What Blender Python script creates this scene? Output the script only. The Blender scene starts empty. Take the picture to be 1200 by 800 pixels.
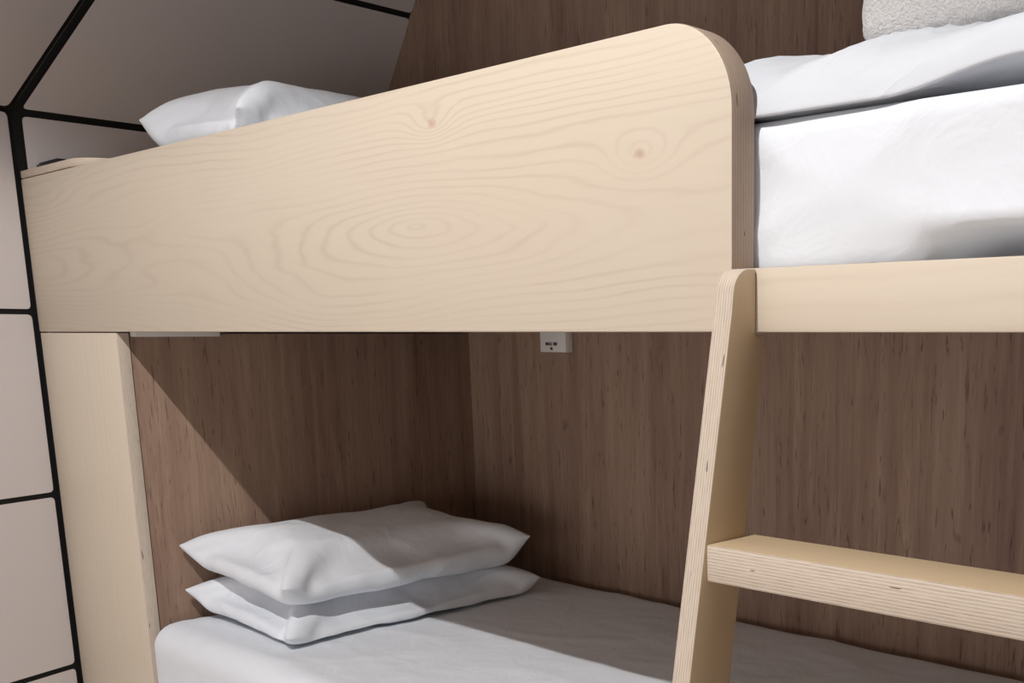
import bpy, bmesh, math, random
import numpy as np
from mathutils import Vector, Matrix, noise

S = bpy.context.scene
COL = S.collection

# ------------------------------------------------------------------ camera
EYE = 1.45
cam_d = bpy.data.cameras.new('camera')
cam = bpy.data.objects.new('camera', cam_d)
COL.objects.link(cam)
_r = Vector((0.7641, 0.6450, 0.0)).normalized()
_b = Vector((0.6320, -0.7487, 0.2010)).normalized()
_u = _b.cross(_r).normalized()
_b = _r.cross(_u)
cam.matrix_world = Matrix(((_r.x, _u.x, _b.x, 0), (_r.y, _u.y, _b.y, 0), (_r.z, _u.z, _b.z, EYE), (0, 0, 0, 1)))
cam_d.sensor_fit = 'HORIZONTAL'
cam_d.sensor_width = 36
cam_d.lens = 39.0
cam_d.shift_x = -0.215
cam_d.shift_y = 0.2125
cam_d.clip_start = 0.05
S.camera = cam

# ------------------------------------------------------------------ light
W = bpy.data.worlds.new('world')
S.world = W
W.use_nodes = True
W.node_tree.nodes['Background'].inputs[0].default_value = (1.0, 0.94, 0.90, 1)
W.node_tree.nodes['Background'].inputs[1].default_value = 2.9

ld = bpy.data.lights.new('downlight', 'SPOT')
ld.energy = 218
ld.color = (1.0, 0.975, 0.95)
ld.spot_size = math.radians(106)
ld.spot_blend = 0.27
ld.shadow_soft_size = 0.02
lo = bpy.data.objects.new('downlight_beam', ld)
COL.objects.link(lo)
lo.location = (-0.90, -0.296, 3.4)
lo.rotation_euler = (0, math.radians(11.5), 0)

V = S.view_settings
V.view_transform = 'Standard'
V.look = 'None'
V.exposure = 0.0
V.gamma = 1
V.use_curve_mapping = False

# ------------------------------------------------------------------ nodes
class NT:
    def __init__(s, name):
        s.m = bpy.data.materials.new(name)
        s.m.use_nodes = True
        s.t = s.m.node_tree
        s.bsdf = s.t.nodes['Principled BSDF']
        s.c = s.t.nodes.new('ShaderNodeTexCoord').outputs['Object']
    def put(s, sock, v):
        if isinstance(v, bpy.types.NodeSocket):
            s.t.links.new(v, sock)
        else:
            sock.default_value = v
    def math(s, op, a, b=0.0, c=0.0, clamp=False):
        n = s.t.nodes.new('ShaderNodeMath'); n.operation = op; n.use_clamp = clamp
        s.put(n.inputs[0], a); s.put(n.inputs[1], b); s.put(n.inputs[2], c)
        return n.outputs[0]
    def mapv(s, scale=(1, 1, 1), loc=(0, 0, 0), rot=(0, 0, 0), v=None):
        n = s.t.nodes.new('ShaderNodeMapping')
        s.t.links.new(v or s.c, n.inputs[0])
        n.inputs['Location'].default_value = loc
        n.inputs['Rotation'].default_value = rot
        n.inputs['Scale'].default_value = scale
        return n.outputs[0]
    def noise(s, vec, scale, detail=3, rough=0.5, dist=0.0):
        n = s.t.nodes.new('ShaderNodeTexNoise')
        s.t.links.new(vec, n.inputs['Vector'])
        n.inputs['Scale'].default_value = scale
        n.inputs['Detail'].default_value = detail
        n.inputs['Roughness'].default_value = rough
        n.inputs['Distortion'].default_value = dist
        return n.outputs[0]
    def sep(s, v=None):
        n = s.t.nodes.new('ShaderNodeSeparateXYZ')
        s.t.links.new(v or s.c, n.inputs[0])
        return n.outputs
    def mix(s, fac, a, b):
        n = s.t.nodes.new('ShaderNodeMix'); n.data_type = 'RGBA'
        s.put(n.inputs[0], fac)
        s.put(n.inputs[6], a if isinstance(a, bpy.types.NodeSocket) else (*a, 1))
        s.put(n.inputs[7], b if isinstance(b, bpy.types.NodeSocket) else (*b, 1))
        return n.outputs[2]
    def rng(s, v, a, b, lo=0.0, hi=1.0):
        n = s.t.nodes.new('ShaderNodeMapRange')
        s.put(n.inputs[0], v)
        n.inputs[1].default_value = a; n.inputs[2].default_value = b
        n.inputs[3].default_value = lo; n.inputs[4].default_value = hi
        return n.outputs[0]
    def bump(s, h, strength=0.3, dist=0.002):
        n = s.t.nodes.new('ShaderNodeBump')
        n.inputs['Strength'].default_value = strength
        n.inputs['Distance'].default_value = dist
        s.t.links.new(h, n.inputs['Height'])
        s.t.links.new(n.outputs[0], s.bsdf.inputs['Normal'])
    def out(s, col, rough=0.5, spec=0.3):
        s.put(s.bsdf.inputs['Base Color'], col if isinstance(col, bpy.types.NodeSocket) else (*col, 1))
        s.put(s.bsdf.inputs['Roughness'], rough)
        s.bsdf.inputs['Specular IOR Level'].default_value = spec
        return s.m

def maple(name, base, dark, cx=None, cz=None, axis='x', knots=(), line=0.5):
    n = NT(name)
    if axis == 'x':
        long_s, vert = (0.16, 1, 1), 2
    elif axis == 'z':
        long_s, vert = (1, 1, 0.10), 0
    mv = n.mapv(long_s)
    low = n.noise(mv, 6.0, 1.5, 0.45)
    low2 = n.noise(n.mapv(long_s, loc=(3, 1, 7)), 30.0, 3, 0.55)
    o = n.sep()
    if cx is not None:
        u = n.math('MULTIPLY', n.math('TANH', n.math('MULTIPLY', n.math('SUBTRACT', o[0], cx), 2.0)), 0.10)
        v = n.math('SUBTRACT', o[2], cz)
        r = n.math('SQRT', n.math('ADD', n.math('MULTIPLY', u, u), n.math('MULTIPLY', v, v)))
        r = n.math('ADD', r, n.math('MULTIPLY', low, 0.16))
        r = n.math('ADD', r, n.math('MULTIPLY', low2, 0.012))
        for kx, kz, ka in knots:
            du = n.math('MULTIPLY', n.math('SUBTRACT', o[0], kx), 0.45)
            dv = n.math('SUBTRACT', o[2], kz)
            d2 = n.math('ADD', n.math('MULTIPLY', du, du), n.math('MULTIPLY', dv, dv))
            r = n.math('ADD', r, n.math('MULTIPLY', n.math('POWER', 2.718, n.math('MULTIPLY', d2, -1600)), ka))
        ph = n.math('MULTIPLY', r, 560.0)
    else:
        src = o[2] if axis == 'x' else o[0]
        r = n.math('ADD', src, n.math('MULTIPLY', low, 0.14))
        r = n.math('ADD', r, n.math('MULTIPLY', low2, 0.014))
        ph = n.math('MULTIPLY', r, 260.0)
    ring = n.math('POWER', n.math('MULTIPLY_ADD', n.math('SINE', ph), 0.5, 0.5), 5.0)
    msk = n.rng(n.noise(n.mapv(long_s, loc=(5, 5, 2)), 14, 2), 0.38, 0.62)
    blot = n.noise(n.mapv((0.5, 1, 1), loc=(1, 2, 3)), 4.5, 3)
    fine = n.noise(n.mapv(tuple(0.03 if k == (0 if axis == 'x' else 2) else 1 for k in range(3))), 300, 2)
    fac = n.math('MULTIPLY', n.math('MULTIPLY', ring, n.math('MULTIPLY_ADD', msk, 0.75, 0.25)), line)
    col = n.mix(n.math('MULTIPLY', blot, 0.42), base, (base[0] * 0.97, base[1] * 0.90, base[2] * 0.82))
    col = n.mix(n.math('MULTIPLY', fine, 0.14), col, dark)
    col = n.mix(fac, col, dark)
    for kx, kz, ka in knots:
        du = n.math('MULTIPLY', n.math('SUBTRACT', o[0], kx), 0.6)
        dv = n.math('SUBTRACT', o[2], kz)
        d = n.math('SQRT', n.math('ADD', n.math('MULTIPLY', du, du), n.math('MULTIPLY', dv, dv)))
        d = n.math('ADD', d, n.math('MULTIPLY', n.noise(n.c, 90, 2), 0.010))
        kf = n.rng(d, 0.006, 0.013, 0.55, 0.0)
        col = n.mix(kf, col, (0.42, 0.22, 0.14))
    n.bump(fine, 0.05, 0.001)
    return n.out(col, 0.42, 0.35)

def ply_edge(name, axis, light=(0.66, 0.58, 0.49), dark=(0.27, 0.19, 0.145), lean=0.0, freq=850.0):
    """end grain of plywood: thin layers across `axis`"""
    n = NT(name)
    o = n.sep()
    k = 'xyz'.index(axis)
    sc = [0.6, 0.6, 0.6]; sc[k] = 6
    wob = n.noise(n.mapv(tuple(sc)), 18, 2)
    v = n.math('ADD', o[k], n.math('MULTIPLY', wob, 0.0012))
    s1 = n.math('SINE', n.math('MULTIPLY', v, freq * 2.0))
    s2 = n.math('SINE', n.math('MULTIPLY', v, freq * 3.7))
    st = n.math('MULTIPLY_ADD', n.math('ADD', s1, n.math('MULTIPLY', s2, 0.6)), 0.33, 0.42, clamp=True)
    sc2 = [1, 1, 1]; sc2[k] = 12
    gr = n.noise(n.mapv(tuple(sc2)), 45, 4, 0.6)
    st = n.math('MULTIPLY', st, n.rng(gr, 0.3, 0.62, 0.35, 1.0))
    col = n.mix(n.math('MULTIPLY', st, 0.78), light, dark)
    # small dark voids in the core layers
    sc3 = [1, 1, 1]; sc3[k] = 6
    vd = n.rng(n.noise(n.mapv(tuple(sc3), loc=(2, 4, 9)), 26, 1), 0.735, 0.76)
    col = n.mix(n.math('MULTIPLY', vd, 0.8), col, (0.10, 0.06, 0.04))
    n.bump(st, 0.15, 0.0008)
    return n.out(col, 0.6, 0.2)

def oak(name, axis):
    """brown oak laminate, grain upright; axis = the horizontal axis of the wall"""
    n = NT(name)
    st = (1, 1, 0.06)
    a = n.noise(n.mapv(st), 26, 5, 0.62, 0.4)
    b = n.noise(n.mapv((1, 1, 0.07)), 130, 5, 0.7, 0.5)
    c = n.noise(n.mapv((1, 1, 0.10), loc=(4, 1, 2)), 7, 2)
    pores = n.rng(n.noise(n.mapv((1, 1, 0.09), loc=(1, 7, 3)), 170, 3, 0.6, 0.6), 0.60, 0.70)
    col = n.mix(n.rng(a, 0.30, 0.70), (0.362, 0.250, 0.182), (0.205, 0.122, 0.094))
    col = n.mix(n.math('MULTIPLY', n.rng(b, 0.42, 0.66), 0.45), col, (0.180, 0.115, 0.086))
    col = n.mix(n.math('MULTIPLY', n.rng(c, 0.40, 0.65), 0.30), col, (0.41, 0.30, 0.225))
    col = n.mix(n.math('MULTIPLY', pores, 0.65), col, (0.07, 0.038, 0.028))
    kn = n.noise(n.mapv((1, 1, 0.6), loc=(9, 3, 5)), 22, 1)
    col = n.mix(n.rng(kn, 0.76, 0.84, 0, 0.5), col, (0.07, 0.04, 0.03))
    n.bump(n.math('ADD', b, n.math('MULTIPLY', pores, -1.0)), 0.35, 0.0012)
    return n.out(col, 0.55, 0.25)

def linen(name, col=(0.735, 0.775, 0.835), wr=0.30):
    n = NT(name)
    w1 = n.noise(n.c, 900, 2)
    w2 = n.noise(n.c, 9, 4, 0.55, 0.8)
    w3 = n.math('ABSOLUTE', n.math('SUBTRACT', n.noise(n.mapv((1, 0.55, 1), rot=(0, 0, 0.5)), 6.5, 2, 0.45, 0.9), 0.5))
    w3 = n.math('POWER', n.math('SUBTRACT', 1.0, n.math('MINIMUM', n.math('MULTIPLY', w3, 7.0), 1.0)), 2.0)
    n.bump(n.math('ADD', n.math('ADD', n.math('MULTIPLY', w1, 0.03), w2), n.math('MULTIPLY', w3, wr)), 0.45, 0.010)
    n.bsdf.inputs['Sheen Weight'].default_value = 0.08
    return n.out(col, 0.85, 0.12)

def plain(name, col, rough=0.5, spec=0.3, var=0.03):
    n = NT(name)
    v = n.noise(n.c, 3, 3)
    c = n.mix(n.math('MULTIPLY', v, var * 10), col, tuple(k * 0.93 for k in col))
    return n.out(c, rough, spec)

M = {}
MB_, MD_ = (0.68, 0.61, 0.51), (0.45, 0.36, 0.28)
M['guard'] = maple('maple_veneer_guard', MB_, MD_, -1.50, 1.607, 'x', ((-1.447, 1.748, 0.035), (-1.019, 1.665, 0.035)), 0.28)
M['rail'] = maple('maple_veneer_rail', MB_, MD_, None, None, 'x', (), 0.30)
M['post'] = maple('maple_veneer_post', MB_, MD_, None, None, 'z', (), 0.12)
M['ladder_face'] = maple('maple_veneer_ladder', (0.58, 0.46, 0.31), (0.42, 0.30, 0.19), None, None, 'z', (), 0.12)
M['tread'] = maple('maple_veneer_tread', (0.60, 0.47, 0.31), (0.42, 0.28, 0.17), None, None, 'x', (), 0.16)
for a in 'xyz':
    M['edge_' + a] = ply_edge('plywood_layers_' + a, a)
M['edge_guard'] = ply_edge('plywood_layers_guard', 'y', (0.48, 0.38, 0.30), (0.30, 0.21, 0.16), freq=640)
M['oak'] = oak('oak_laminate', 'x')
M['linen'] = linen('white_linen')
M['sheet'] = linen('white_sheet', wr=0.07)
M['duvet'] = linen('duvet_cotton', (0.60, 0.63, 0.68), 0.45)
M['panel'] = plain('off_white_panel', (0.66, 0.625, 0.63), 0.45, 0.3)
M['seam'] = plain('black_rubber_seam', (0.012, 0.012, 0.013), 0.6, 0.2)
M['floor'] = plain('grey_vinyl_floor', (0.42, 0.36, 0.31), 0.5)
M['ceiling'] = plain('white_ceiling', (0.62, 0.60, 0.58), 0.7)
M['white'] = plain('white_plastic', (0.72, 0.70, 0.68), 0.4)
M['ink'] = plain('black_ink', (0.02, 0.02, 0.02), 0.6)
M['black'] = plain('black_plastic', (0.015, 0.014, 0.016), 0.4)
def terry():
    n = NT('white_terry')
    a = n.noise(n.c, 260, 3, 0.6)
    n.bump(a, 0.9, 0.007)
    return n.out(n.mix(a, (0.90, 0.89, 0.89), (0.78, 0.77, 0.77)), 0.95, 0.05)
M['terry'] = terry()

# ------------------------------------------------------------------ builders
def empty(name, loc, label=None, cat=None, group=None):
    o = bpy.data.objects.new(name, None)
    COL.objects.link(o)
    o.location = loc
    o.empty_display_size = 0.1
    if label: o['label'] = label
    if cat: o['category'] = cat
    if group: o['group'] = group
    return o

def tag(o, label, cat, group=None):
    o['label'] = label; o['category'] = cat
    if group: o['group'] = group
    return o

def root_of(p):
    v = Vector((0, 0, 0))
    while p is not None:
        v += Vector(p.location); p = p.parent
    return v

def link(name, me, mats, parent=None, smooth=False, origin=None):
    """mesh data given in room coordinates"""
    o = bpy.data.objects.new(name, me)
    COL.objects.link(o)
    for m in mats: me.materials.append(m)
    for p in me.polygons: p.use_smooth = smooth
    if origin is not None:
        me.transform(Matrix.Translation(-Vector(origin)))
        o.location = origin
    if parent is not None:
        o.parent = parent
        o.location = Vector(o.location) - root_of(parent)
    return o

def struct(o):
    o['kind'] = 'structure'
    return o

def prism(name, pts, axis, a, b, mats, parent=None, bevel=0.002, face_axis=None, segs=2):
    """outline pts (2-D) in the plane normal to axis, extruded from a to b.
    mats[0] on the broad faces (normal along face_axis), mats[1] on the edges"""
    bm = bmesh.new()
    def P(p, t):
        if axis == 'x': return (t, p[0], p[1])
        if axis == 'y': return (p[0], t, p[1])
        return (p[0], p[1], t)
    va = [bm.verts.new(P(p, a)) for p in pts]
    vb = [bm.verts.new(P(p, b)) for p in pts]
    bm.faces.new(va); bm.faces.new(vb[::-1])
    n = len(pts)
    for i in range(n):
        bm.faces.new((va[i], vb[i], vb[(i + 1) % n], va[(i + 1) % n]))
    bmesh.ops.recalc_face_normals(bm, faces=bm.faces)
    if bevel:
        ed = [e for e in bm.edges if e.calc_face_angle(0) > 0.5]
        bmesh.ops.bevel(bm, geom=ed, offset=bevel, segments=segs, affect='EDGES', profile=0.5)
    k = 'xyz'.index(face_axis or axis)
    bm.normal_update()
    for f in bm.faces:
        if len(mats) > 1:
            f.material_index = 0 if abs(f.normal[k]) > 0.55 else 1
    me = bpy.data.meshes.new(name)
    bm.to_mesh(me); bm.free()
    o = link(name, me, mats, parent)
    for p in me.polygons: p.use_smooth = True
    try:
        me.set_sharp_from_angle(angle=math.radians(35))
    except Exception:
        for p in me.polygons: p.use_smooth = False
    return o

def box(name, lo_, hi_, mats, parent=None, bevel=0.002, face_axis=None):
    return prism(name, [(lo_[0], lo_[1]), (hi_[0], lo_[1]), (hi_[0], hi_[1]), (lo_[0], hi_[1])],
                 'z', lo_[2], hi_[2], mats, parent, bevel, face_axis or 'z')

def arc(cx, cz, r, a0, a1, n=14):
    return [(cx + r * math.cos(math.radians(a0 + (a1 - a0) * i / n)),
             cz + r * math.sin(math.radians(a0 + (a1 - a0) * i / n))) for i in range(n + 1)]

def slab(bm, pts, inset, thick, normal, rad=0.012, mat=0):
    """one cladding panel: 3-D polygon pulled in by inset[i] on edge i, corners rounded, extruded along -normal"""
    pts = [Vector(p) for p in pts]
    nrm = Vector(normal).normalized()
    c = sum(pts, Vector()) / len(pts)
    n = len(pts)
    lines = []
    for i in range(n):
        a, b = pts[i], pts[(i + 1) % n]
        d = (b - a).normalized()
        inn = nrm.cross(d)
        if inn.dot(c - a) < 0: inn = -inn
        lines.append((a + inn * inset[i], d))
    cor = []
    for i in range(n):
        a, d = lines[i - 1]; b, e = lines[i]
        # intersection of a+s d and b+t e in the plane
        w = b - a
        den = d.cross(e).dot(nrm)
        s = w.cross(e).dot(nrm) / den
        cor.append(a + d * s)
    out = []
    for i in range(n):
        p, q, r = cor[i - 1], cor[i], cor[(i + 1) % n]
        a = q + (p - q).normalized() * rad
        b = q + (r - q).normalized() * rad
        for k in range(5):
            t = k / 4
            out.append((1 - t) ** 2 * a + 2 * t * (1 - t) * q + t * t * b)
    f = [bm.verts.new(p) for p in out]
    g = [bm.verts.new(p - nrm * thick) for p in out]
    m = len(out)
    fs = [bm.faces.new(f), bm.faces.new(g[::-1])]
    for i in range(m):
        fs.append(bm.faces.new((f[i], g[i], g[(i + 1) % m], f[(i + 1) % m])))
    fs[0].material_index = 0
    for x in fs[1:]: x.material_index = 1
    return fs

# ------------------------------------------------------------------ room shell
D, YB = 1.03, 1.979                # bed front plane, back wall
XL, XP = -3.105, -2.652            # panelled end wall, head panel of the bunks
XE = -0.28                         # foot end of the bunks
ZF = 1.963                         # fold line of the panelled wall
N0 = Vector((XL, D, ZF))
rim = Vector((0.172, 0.125, 0.237))
odir = Vector((0.32, -0.95, 0)).normalized()

struct(box('floor', (-4.2, -3.2, -0.06), (1.9, 2.1, 0.0), [M['floor']], bevel=0))
struct(box('ceiling', (-4.2, -3.2, 3.5), (1.9, 2.1, 3.56), [M['ceiling']], bevel=0))
struct(box('wall_back', (XL - 0.05, YB, 0), (1.9, YB + 0.06, 3.5), [M['oak']], bevel=0))
struct(box('wall_right', (XE, D + 0.002, 0), (XE + 0.04, YB, 3.5), [M['oak']], bevel=0))
struct(box('light_block_rear', (-4.2, -1.9, 1.45), (1.9, -1.84, 3.5), [M['oak']], bevel=0))  # unseen, added behind the camera to keep world light off the upper bunk
struct(box('light_block_end', (1.9, -3.2, 0), (1.96, YB + 0.06, 3.5), [M['ceiling']], bevel=0))  # unseen, added on the right to cut ambient light from that side

def wall_from(name, items, back):
    bm = bmesh.new()
    for pts, ins, nrm in items:
        slab(bm, pts, ins, 0.02, nrm)
    bmesh.ops.recalc_face_normals(bm, faces=bm.faces)
    me = bpy.data.meshes.new(name); bm.to_mesh(me); bm.free()
    o = struct(link(name, me, [M['panel'], M['seam']]))
    bm = bmesh.new()
    for pts, nrm in back:
        nn = Vector(nrm).normalized()
        slab(bm, [Vector(p) - nn * 0.004 for p in pts], [0.0] * len(pts), 0.03, nrm, rad=0.001)
    bmesh.ops.recalc_face_normals(bm, faces=bm.faces)
    me = bpy.data.meshes.new('seams'); bm.to_mesh(me); bm.free()
    return o, me

g = 0.0065
yb = YB
r23 = N0 + rim * ((2.315 - ZF) / rim.z)
r30 = N0 + rim * ((3.49 - ZF) / rim.z)
fold_b = Vector((XL, yb, ZF))
b23 = Vector((r23.x, yb, 2.315)); b30 = Vector((r30.x, yb, 3.49))
nH = (1, 0, 0)
nR = (b23 - fold_b).cross(Vector((0, 1, 0))); nR = nR if nR.z < 0 else -nR
P0 = Vector((XL, D, 0))
wl, s1 = wall_from('wall_left', [
    ([(XL, D, 0), (XL, yb, 0), (XL, yb, ZF), (XL, D, ZF)], [0, 0, 0.010, 0.020], nH),
    ([N0, fold_b, b23, r23], [0.008, 0, 0.008, 0.016], nR),
    ([r23, b23, b30, r30], [0.008, 0, 0, 0.016], nR)],
    [([(XL, D - 0.02, 0), (XL, yb, 0), (XL, yb, ZF + 0.03), (XL, D - 0.02, ZF + 0.03)], nH), ([N0, fold_b, b30, r30], nR)])
nO = Vector((0, 0, 1)).cross(odir); nO = nO if nO.x > 0 else -nO
zs = [0.0, 0.147, 0.597, 1.047, 1.497, ZF]
items = []
L1 = 0.92
for a, b in zip(zs[:-1], zs[1:]):
    for u0, u1 in ((0, L1), (L1, 2 * L1), (2 * L1, 3 * L1)):
        A = P0 + odir * u0; B = P0 + odir * u1
        items.append(([A + Vector((0, 0, a)), B + Vector((0, 0, a)), B + Vector((0, 0, b)), A + Vector((0, 0, b))],
                      [g if a else 0, 0.008, g, 0.013 if u0 == 0 else 0.008], nO))
A3 = P0 + odir * 3 * L1
nOR = odir.cross(rim); nOR = nOR if nOR.z < 0 else -nOR
far = N0 + odir * 2.76
items.append(([N0, r30, r30 + odir * 1.4, N0 + odir * 1.4], [0.014, 0, 0.008, 0.008], nOR))
items.append(([N0 + odir * 1.4, r30 + odir * 1.4, r30 + odir * 2.76, far], [0.008, 0, 0.008, 0.008], nOR))
wo, s2 = wall_from('wall_front', items, [
    ([P0 - odir * 0.02, A3, A3 + Vector((0, 0, ZF + 0.02)), N0 - odir * 0.02 + Vector((0, 0, 0.02))], nO), ([N0, r30, r30 + odir * 2.76, far], nOR)])
struct(link('trim_1', s1, [M['seam']]))
struct(link('trim_2', s2, [M['seam']]))

# ------------------------------------------------------------------ bunk bed
T = 0.043
GX0, GX1 = XL + 0.004, -0.870
Z0, Z1 = 1.449, 1.807
bed = empty('bunk_bed', (-1.7, 1.5, 0), 'built-in pale maple plywood bunk bed with a tall curved guard board', 'bunk bed')
pts = [(GX0, Z0), (GX1, Z0)] + arc(GX1 - 0.105, Z1 - 0.105, 0.105, 0, 90, 18) + [(GX0, Z1)]
prism('guard_board', pts, 'y', D, D + T, [M['guard'], M['edge_guard']], bed, 0.003)
box('bed_rail', (GX1 + 0.002, D, Z0), (XE, D + T, 1.522), [M['rail'], M['edge_y']], bed, 0.002, 'y')
box('post', (XL + 0.006, D + 0.001, 0.0), (-2.649, D + 0.028, Z0 - 0.002), [M['post'], M['edge_y']], bed, 0.002, 'y')
box('head_panel', (XP - 0.018, D + 0.030, 0.0), (XP, YB - 0.001, Z0 - 0.004), [M['oak']], bed, 0.0005)
# shelf over the boxed-in head end, its front corner rounded
sp = [(XL + 0.004, D + 0.001)] + arc(-2.80, D + 0.081, 0.08, -90, 0, 10) + [(-2.72, YB - 0.001), (XL + 0.004, YB - 0.001)]
prism('head_shelf', sp, 'z', Z1 + 0.0015, Z1 + 0.019, [M['tread'], M['edge_z']], bed, 0.002)
box('shelf_side', (-2.76, D + T + 0.001, 1.47), (-2.742, YB - 0.001, Z1), [M['ladder_face']], bed, 0.001)
box('bed_deck', (XP - 0.09, D + T + 0.001, 1.462), (XE, YB - 0.001, 1.500), [M['edge_z'], M['edge_z']], bed, 0.001)
box('cleat', (XP + 0.001, D + T - 0.012, 1.4385), (XP + 0.03, 1.25, 1.461), [M['white']], bed, 0.001)
box('lower_deck', (XP + 0.001, D + 0.03, 0.50), (XE, YB - 0.001, 0.54), [M['post'], M['edge_z']], bed, 0.001)
box('lower_front', (-2.647, D + 0.012, 0.02), (XE, D + 0.029, 0.50), [M['post'], M['edge_y']], bed, 0.001, 'y')

# ------------------------------------------------------------------ ladder
lad = empty('ladder', (-0.62, 0.80, 0), 'pale plywood ladder leaning on the bunk bed rail', 'ladder')
def fy(z): return 0.909 + (z - 1.051) * 0.1810     # leading edge
def by(z): return 0.983 + (z - 1.040) * 0.1600     # trailing edge
def ladder_side(x0, x1):
    zt = 1.521
    yf = fy(1.487)
    pts = [(fy(0.0), 0.0)]
    pts += [(fy(1.47), 1.47)]
    # rounded top
    c = (yf + 0.030, 1.491)
    pts += arc(c[0], c[1], 0.030, 172, 90, 10)
    pts += [(D - 0.001, zt), (D - 0.001, Z0 - 0.003), (by(Z0 - 0.003), Z0 - 0.003), (by(0.0), 0.0)]
    return prism('side_rail', pts, 'x', x0, x1, [M['ladder_face'], M['edge_x']], lad, 0.0025)
ladder_side(-0.860, -0.832)
ladder_side(-0.398, -0.370)
for zt in (1.210, 0.925, 0.640, 0.355):
    yf = fy(zt) + 0.001
    box('rung', (-0.8315, yf, zt - 0.0435), (-0.3985, yf + 0.088, zt), [M['tread'], M['edge_z']], lad, 0.0025)

# ------------------------------------------------------------------ notice plate on the back wall
sgn = empty('load_notice', (-2.262, YB - 0.03, 1.39), 'small white plastic load notice high on the brown wall', 'sign')
box('plate', (-2.312, YB - 0.026, 1.397), (-2.212, YB - 0.0005, 1.455), [M['white']], sgn, 0.0015)
def text(s, x, z, size, parent):
    cu = bpy.data.curves.new('lettering', 'FONT')
    cu.body = s; cu.size = size; cu.align_x = 'CENTER'; cu.extrude = 0.0004; cu.offset = 0.0004
    tmp = bpy.data.objects.new('lettering', cu)
    COL.objects.link(tmp)
    bpy.context.view_layer.update()
    me = bpy.data.meshes.new_from_object(tmp.evaluated_get(bpy.context.evaluated_depsgraph_get()))
    bpy.data.objects.remove(tmp)
    me.transform(Matrix.Translation((x, YB - 0.0268, z)) @ Matrix.Rotation(math.pi / 2, 4, 'X'))
    me.materials.clear()
    return link('lettering', me, [M['ink']], parent)
text('MAX 100', -2.267, 1.4145, 0.0115, sgn)
text('kg', -2.267, 1.4045, 0.0095, sgn)

# small black thing lying on the head shelf
sw = empty('small_box', (-3.00, D + 0.05, Z1 + 0.02), 'flat black box lying on the plywood shelf at the left end', 'box')
box('body', (-3.095, D + 0.035, Z1 + 0.0195), (-2.97, D + 0.11, Z1 + 0.037), [M['black']], sw, 0.003)
box('lid', (-3.090, D + 0.040, Z1 + 0.0372), (-2.975, D + 0.105, Z1 + 0.041), [M['black']], sw, 0.001)

# ------------------------------------------------------------------ soft things
def rounded_block(lo_, hi_, r, res, fn=None):
    """dense rounded block; fn(p, n) -> displaced p"""
    lo_, hi_ = Vector(lo_), Vector(hi_)
    size = hi_ - lo_
    cnt = [max(2, int(round(size[k] / res))) for k in range(3)]
    verts = {}; V_ = []; F = []
    def vid(i, j, k):
        key = (i, j, k)
        if key not in verts:
            p = Vector((lo_[0] + size[0] * i / cnt[0], lo_[1] + size[1] * j / cnt[1], lo_[2] + size[2] * k / cnt[2]))
            q = Vector([min(max(p[t], lo_[t] + r), hi_[t] - r) for t in range(3)])
            d = p - q
            nn = d.normalized() if d.length > 1e-9 else Vector((0, 0, 1))
            if d.length > 1e-9: p = q + nn * r
            if fn: p = fn(p, nn)
            verts[key] = len(V_); V_.append(p)
        return verts[key]
    A, B, Cn = cnt
    for i in range(A):
        for j in range(B):
            F.append((vid(i, j, Cn), vid(i + 1, j, Cn), vid(i + 1, j + 1, Cn), vid(i, j + 1, Cn)))
            F.append((vid(i, j, 0), vid(i, j + 1, 0), vid(i + 1, j + 1, 0), vid(i + 1, j, 0)))
    for i in range(A):
        for k in range(Cn):
            F.append((vid(i, 0, k), vid(i + 1, 0, k), vid(i + 1, 0, k + 1), vid(i, 0, k + 1)))
            F.append((vid(i, B, k), vid(i, B, k + 1), vid(i + 1, B, k + 1), vid(i + 1, B, k)))
    for j in range(B):
        for k in range(Cn):
            F.append((vid(0, j, k), vid(0, j, k + 1), vid(0, j + 1, k + 1), vid(0, j + 1, k)))
            F.append((vid(A, j, k), vid(A, j + 1, k), vid(A, j + 1, k + 1), vid(A, j, k + 1)))
    me = bpy.data.meshes.new('m')
    me.from_pydata([tuple(v) for v in V_], [], F)
    return me

def nz(x, y, z, s=1.0):
    return noise.noise(Vector((x * s, y * s, z * s)))

def ridge(x, y, s, seed=0.0, sharp=2.0):
    v = 1 - abs(nz(x * s, y * s, seed))
    return max(0.0, v) ** (sharp * 3)

def lower_fn(p, n):
    x, y = p.x, p.y
    a = 0.004 * nz(x * 2.2, y * 2.2, 3) + 0.0035 * (ridge(x * 0.7 + y * 0.5, y * 1.8 - x * 0.8, 3.0, 5) - 0.4)
    a += 0.0015 * ridge(x * 1.5, y * 5, 3.0, 9)
    return p + n * a
ml = rounded_block((XP + 0.006, 1.022, 0.545), (XE - 0.01, YB - 0.008, 0.789), 0.055, 0.014, lower_fn)
ml = link('mattress', ml, [M['sheet']], None, True, (-1.5, 1.5, 0.545))
tag(ml, 'lower bunk mattress in a white fitted sheet, half in shadow', 'mattress')

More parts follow.
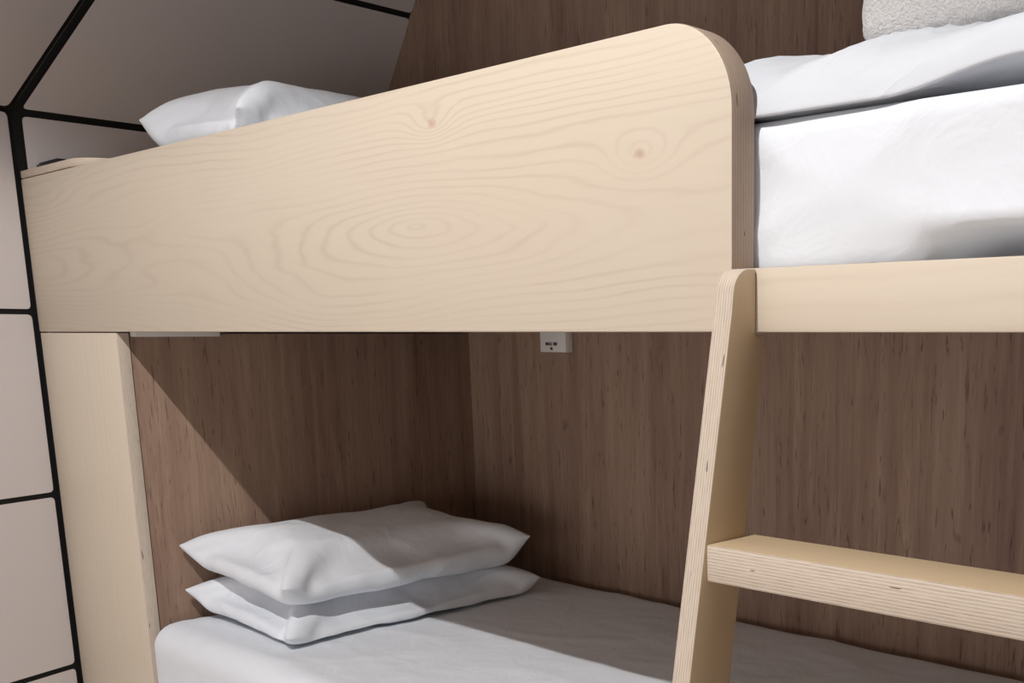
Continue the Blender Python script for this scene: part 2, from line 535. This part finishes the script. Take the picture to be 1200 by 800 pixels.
def upper_fn(p, n):
    x, y, z = p.x, p.y, p.z
    a = 0.004 * nz(x * 2.5, y * 2, z * 4 + 3)
    if n.y < -0.3:                       # the side we see: soft drags of the sheet
        a += 0.006 * (ridge(x * 0.9 + z * 2.2, z * 1.6 - x * 0.7, 2.4, 2) - 0.45)
        e = math.exp(-((x + 0.86) / 0.05) ** 2)
        a -= 0.004 * e * (0.5 + 0.5 * nz(z * 14, 0, 1))
        if z < 1.56:
            t = min(1.0, max(0.0, (x + 0.80) / 0.30))
            t2 = min(1.0, max(0.0, (x + 0.66) / 0.10))
            p = p + Vector((0, (0.030 * t + 0.05 * t2) * (1.56 - z) / 0.05, 0.022 * t2 * (1.56 - z) / 0.05))
    return p + n * a
mu = rounded_block((XP - 0.075, 1.079, 1.504), (XE - 0.01, YB - 0.008, 1.694), 0.017, 0.012, upper_fn)
mu = link('mattress', mu, [M['sheet']], None, True, (-1.5, 1.5, 1.504))
tag(mu, 'upper bunk mattress in a taut white sheet above the low rail', 'mattress')

# pillows: a flat sewn case blown up as cloth, then laid in place
def pillow_mesh(L, Wd, fill, seed, frames=26):
    nx, ny = 46, 32
    rnd = random.Random(seed)
    V_, F = [], []
    idx = {}
    def vid(i, j, s):
        edge = i in (0, nx) or j in (0, ny)
        k = (i, j, 0 if edge else s)
        if k not in idx:
            idx[k] = len(V_)
            x = (i / nx - .5) * L; y = (j / ny - .5) * Wd
            V_.append((x, y, 0 if edge else s * (0.012 + 0.002 * nz(x * 9, y * 9, seed * 7.3 + s))))
        return idx[k]
    for i in range(nx):
        for j in range(ny):
            F.append((vid(i, j, 1), vid(i + 1, j, 1), vid(i + 1, j + 1, 1), vid(i, j + 1, 1)))
            F.append((vid(i, j, -1), vid(i, j + 1, -1), vid(i + 1, j + 1, -1), vid(i + 1, j, -1)))
    P = np.array(V_, float)
    F_ = np.array(F)
    # edges for a position-based cloth
    E = set()
    for q in F:
        for a in range(4):
            E.add((min(q[a], q[(a + 1) % 4]), max(q[a], q[(a + 1) % 4])))
    E1 = len(E)
    E = list(E)
    Dg = []
    for q in F:
        Dg.append((q[0], q[2])); Dg.append((q[1], q[3]))
    flat = P.copy(); flat[:, 2] = 0
    E = np.array(E + Dg)
    rest = np.linalg.norm(flat[E[:, 0]] - flat[E[:, 1]], axis=1)
    stiff = np.ones(len(E)); stiff[E1:] = 0.22
    # bending: skip-one links
    Bn = []
    for s in (1, -1):
        for i in range(nx + 1):
            for j in range(ny + 1):
                if i + 2 <= nx: Bn.append((vid(i, j, s), vid(i + 2, j, s)))
                if j + 2 <= ny: Bn.append((vid(i, j, s), vid(i, j + 2, s)))
    Bn = np.array(Bn)
    br = np.linalg.norm(flat[Bn[:, 0]] - flat[Bn[:, 1]], axis=1)
    cnt = np.zeros(len(P)); np.add.at(cnt, E[:, 0], 1); np.add.at(cnt, E[:, 1], 1)
    vel = np.zeros_like(P)
    rs = np.random.RandomState(seed)
    wgt = rs.rand(len(P)) * 0.0006
    P[:, 2] += wgt
    for it in range(260):
        a = P[F_[:, 0]]; b = P[F_[:, 1]]; c = P[F_[:, 2]]; d = P[F_[:, 3]]
        fn = np.cross(c - a, d - b) * 0.5
        vol = (fn * (a + b + c + d) / 4).sum() / 3
        press = max(0.0, (fill - vol) / fill) * 260
        fv = np.zeros_like(P)
        for k in range(4): np.add.at(fv, F_[:, k], fn / 4)
        area = (L / nx) * (Wd / ny)
        vel += fv / area * press * 0.00006
        vel[:, 2] -= 0.00002
        vel *= 0.93
        Q = P + vel
        for sub in range(14):
            dlt = Q[E[:, 1]] - Q[E[:, 0]]
            ln = np.linalg.norm(dlt, axis=1) + 1e-9
            corr = ((ln - rest) / ln * 0.5 * stiff)
            corr = np.where(ln < rest, corr * 0.5, corr)[:, None] * dlt
            acc = np.zeros_like(P)
            np.add.at(acc, E[:, 0], corr); np.add.at(acc, E[:, 1], -corr)
            Q += acc / cnt[:, None] * 1.9
            dlt = Q[Bn[:, 1]] - Q[Bn[:, 0]]
            ln = np.linalg.norm(dlt, axis=1) + 1e-9
            corr = (np.minimum(0, (ln - br)) / ln * 0.5 * 0.10)[:, None] * dlt
            acc = np.zeros_like(P)
            np.add.at(acc, Bn[:, 0], corr); np.add.at(acc, Bn[:, 1], -corr)
            Q += acc * 0.5
        Q[:, 2] = np.maximum(Q[:, 2], -0.045)          # lies on something flat
        vel = Q - P
        P = Q
    return P, F

def lay(name, PF, place, mat, label, group, hem=True):
    """place(x, y, z) -> room point"""
    P, F = PF
    V_ = [place(*p) for p in P]
    me = bpy.data.meshes.new(name)
    me.from_pydata(V_, [], F)
    c = Vector((sum(v[0] for v in V_) / len(V_), sum(v[1] for v in V_) / len(V_), min(v[2] for v in V_)))
    o = link(name, me, [mat], None, True, c)
    s = o.modifiers.new('sub', 'SUBSURF'); s.levels = 2; s.render_levels = 2
    tx = bpy.data.textures.new('creases', 'CLOUDS'); tx.noise_scale = 0.11; tx.noise_depth = 1
    d = o.modifiers.new('creases', 'DISPLACE'); d.texture = tx; d.strength = 0.010; d.mid_level = 0.5; d.texture_coords = 'LOCAL'
    return tag(o, label, 'pillow', group)

from mathutils.bvhtree import BVHTree
PFa = pillow_mesh(0.71, 0.53, 0.0175, 3)
PFb = pillow_mesh(0.71, 0.53, 0.0185, 8)

def placer(PF, cx_, cy_, z0, rz, sx=1, sy=1, sz=1, tilt=0.0, over=None, flip=1):
    """turns, squashes and lays a pillow; over = mesh objects it sags onto"""
    zmin = PF[0][:, 2].min(); zh = float(np.ptp(PF[0][:, 2]))
    ca, sa = math.cos(rz), math.sin(rz)
    trees = [BVHTree.FromPolygons([o.matrix_world @ v.co for v in o.data.vertices],
                                  [tuple(p.vertices) for p in o.data.polygons]) for o in (over or [])]
    def f(x, y, z):
        t = (z - zmin) / zh
        t = 1 - (1 - t) ** 1.5
        u = (x * flip) / 0.30
        if u > 0:                        # far end stuffed fuller, its corners blunt
            t = t * (1 + 0.60 * min(1, u) ** 2 * (1 - t))
        x2 = x * flip
        if x2 > 0.24: x2 = 0.24 + (x2 - 0.24) * 0.95
        y2 = y * flip
        if x2 > 0.0 and abs(y2) > 0.17: y2 = math.copysign(0.17 + (abs(y2) - 0.17) * (1 - 0.10 * min(1, x2 / 0.25)), y2)
        X_, Y_, Z_ = x2 * sx, y2 * sy, t * zh * sz
        p = [cx_ + X_ * ca - Y_ * sa, cy_ + X_ * sa + Y_ * ca, z0 + Z_]
        p[2] -= tilt * (p[0] - cx_)
        for t in trees:
            h = t.ray_cast(Vector((p[0], p[1], 3.0)), Vector((0, 0, -1)))[0]
            if h is not None:
                fl = h.z + 0.009 + 0.12 * max(0.0, p[2] - z0)
                if p[2] < fl: p[2] = fl
        return tuple(p)
    return f

R90 = math.pi / 2
print('pillow heights', [float(np.ptp(q[0][:, 2])) for q in (PFa, PFb)])
bpy.context.view_layer.update()
pa = lay('pillow', PFa, placer(PFa, -2.395, 1.465, 0.787, R90 + 0.0, sx=1.03, sy=0.95, sz=0.68, tilt=0.08, over=[ml]), M['linen'],
    'white pillow at the bottom of the pair on the lower bunk', 'white pillows')
bpy.context.view_layer.update()
lay('pillow', PFb, placer(PFb, -2.405, 1.455, 0.886, R90 + 0.01, sy=0.96, sz=0.72, tilt=0.08, over=[pa]), M['linen'],
    'white pillow on top of the pair on the lower bunk, crossed by a shadow', 'white pillows')
pc = lay('pillow', PFb, placer(PFb, -2.30, 1.46, 1.690, R90, sz=0.70, over=[mu]), M['linen'],
    'white pillow mostly hidden beneath another behind the guard board', 'white pillows')
bpy.context.view_layer.update()
lay('pillow', PFb, placer(PFb, -2.43, 1.47, 1.816, R90 - 0.04, sz=0.98, tilt=0.07, over=[pc]), M['linen'],
    'white pillow in the dim head end of the upper bunk', 'white pillows')

# folded duvet along the foot of the upper bunk
def duvet_mesh():
    x0, x1 = -1.22, XE - 0.03
    NX = 170
    # section through the folded duvet (y, z above the mattress), front hem first
    key = [(1.0765, 0.001), (1.0765, 0.010), (1.088, 0.036), (1.117, 0.064), (1.165, 0.084), (1.225, 0.094), (1.30, 0.106),
           (1.40, 0.116), (1.55, 0.118), (1.72, 0.116), (1.84, 0.104), (1.90, 0.075), (1.915, 0.035), (1.90, 0.006),
           (1.80, 0.004), (1.60, 0.004), (1.40, 0.004), (1.25, 0.004), (1.14, 0.004), (1.09, 0.003)]
    prof = []
    K_ = len(key)
    for a in range(K_):
        p0, p1, p2, p3 = [Vector(key[(a + q) % K_]) for q in (-1, 0, 1, 2)]
        for k in range(5):
            t = k / 5
            prof.append(0.5 * ((2 * p1) + (p2 - p0) * t + (2 * p0 - 5 * p1 + 4 * p2 - p3) * t * t + (3 * p1 - p0 - 3 * p2 + p3) * t ** 3))
    NS = len(prof)
    V_, F = [], []
    for i in range(NX + 1):
        x = x0 + (x1 - x0) * i / NX
        k = max(0.0, min(1.0, (x + 0.70) / 0.16)); k = k * k * (3 - 2 * k)
        end = 1 - 0.9 * math.exp(-((x - x0) / 0.03) ** 2)
        for j in range(NS + 1):
            y, h = prof[j % NS]
            top = max(0.0, min(1.0, h / 0.09))
            fr = max(0.0, min(1.0, (1.20 - y) / 0.12))
            z = h * end
            z += 0.024 * k * fr * (1 - 0.45 * top)
            z += top * (0.007 * nz(x * 6, y * 5, 1) + 0.012 * (ridge(x * 1.2 + y * 1.1, y * 1.6 - x * 0.9, 3.2, 4) - 0.45))
            z -= top * 0.012 * math.exp(-((x + 0.87 - 0.3 * (y - 1.1)) / 0.02) ** 2)
            y += 0.004 * nz(x * 7, h * 20, 5) * fr + 0.010 * k * fr * (1 - top)
            V_.append((x, y, max(1.6955 + z, 1.6965)))
    for i in range(NX):
        for j in range(NS):
            a = i * (NS + 1) + j
            F.append((a, a + 1, a + NS + 2, a + NS + 1))
    F.append(tuple(range(NS)))
    F.append(tuple(NX * (NS + 1) + j for j in range(NS, 0, -1)))
    me = bpy.data.meshes.new('duvet')
    me.from_pydata(V_, [], F)
    bm = bmesh.new(); bm.from_mesh(me)
    bmesh.ops.remove_doubles(bm, verts=bm.verts, dist=1e-5)
    bmesh.ops.recalc_face_normals(bm, faces=bm.faces)
    bm.to_mesh(me); bm.free()
    return me
dv = link('duvet', duvet_mesh(), [M['duvet']], None, True, (-0.75, 1.335, 1.693))
tag(dv, 'folded white duvet along the top of the upper mattress', 'duvet')

# folded towel on the duvet
def towel_fn(p, n):
    a = 0.006 * nz(p.x * 12, p.y * 12, p.z * 12) + 0.0028 * nz(p.x * 90, p.y * 90, p.z * 90)
    # fold line halfway up
    if n.y < -0.2 or n.x < -0.2:
        a -= 0.010 * math.exp(-((p.z - 1.925) / 0.006) ** 2)
    return p + n * a
tw = rounded_block((-0.925, 1.36, 1.829), (-0.45, 1.68, 2.01), 0.03, 0.0065, towel_fn)
tw = link('towel', tw, [M['terry']], None, True, (-0.69, 1.52, 1.829))
tag(tw, 'fluffy white folded towel on the duvet of the upper bunk', 'towel')
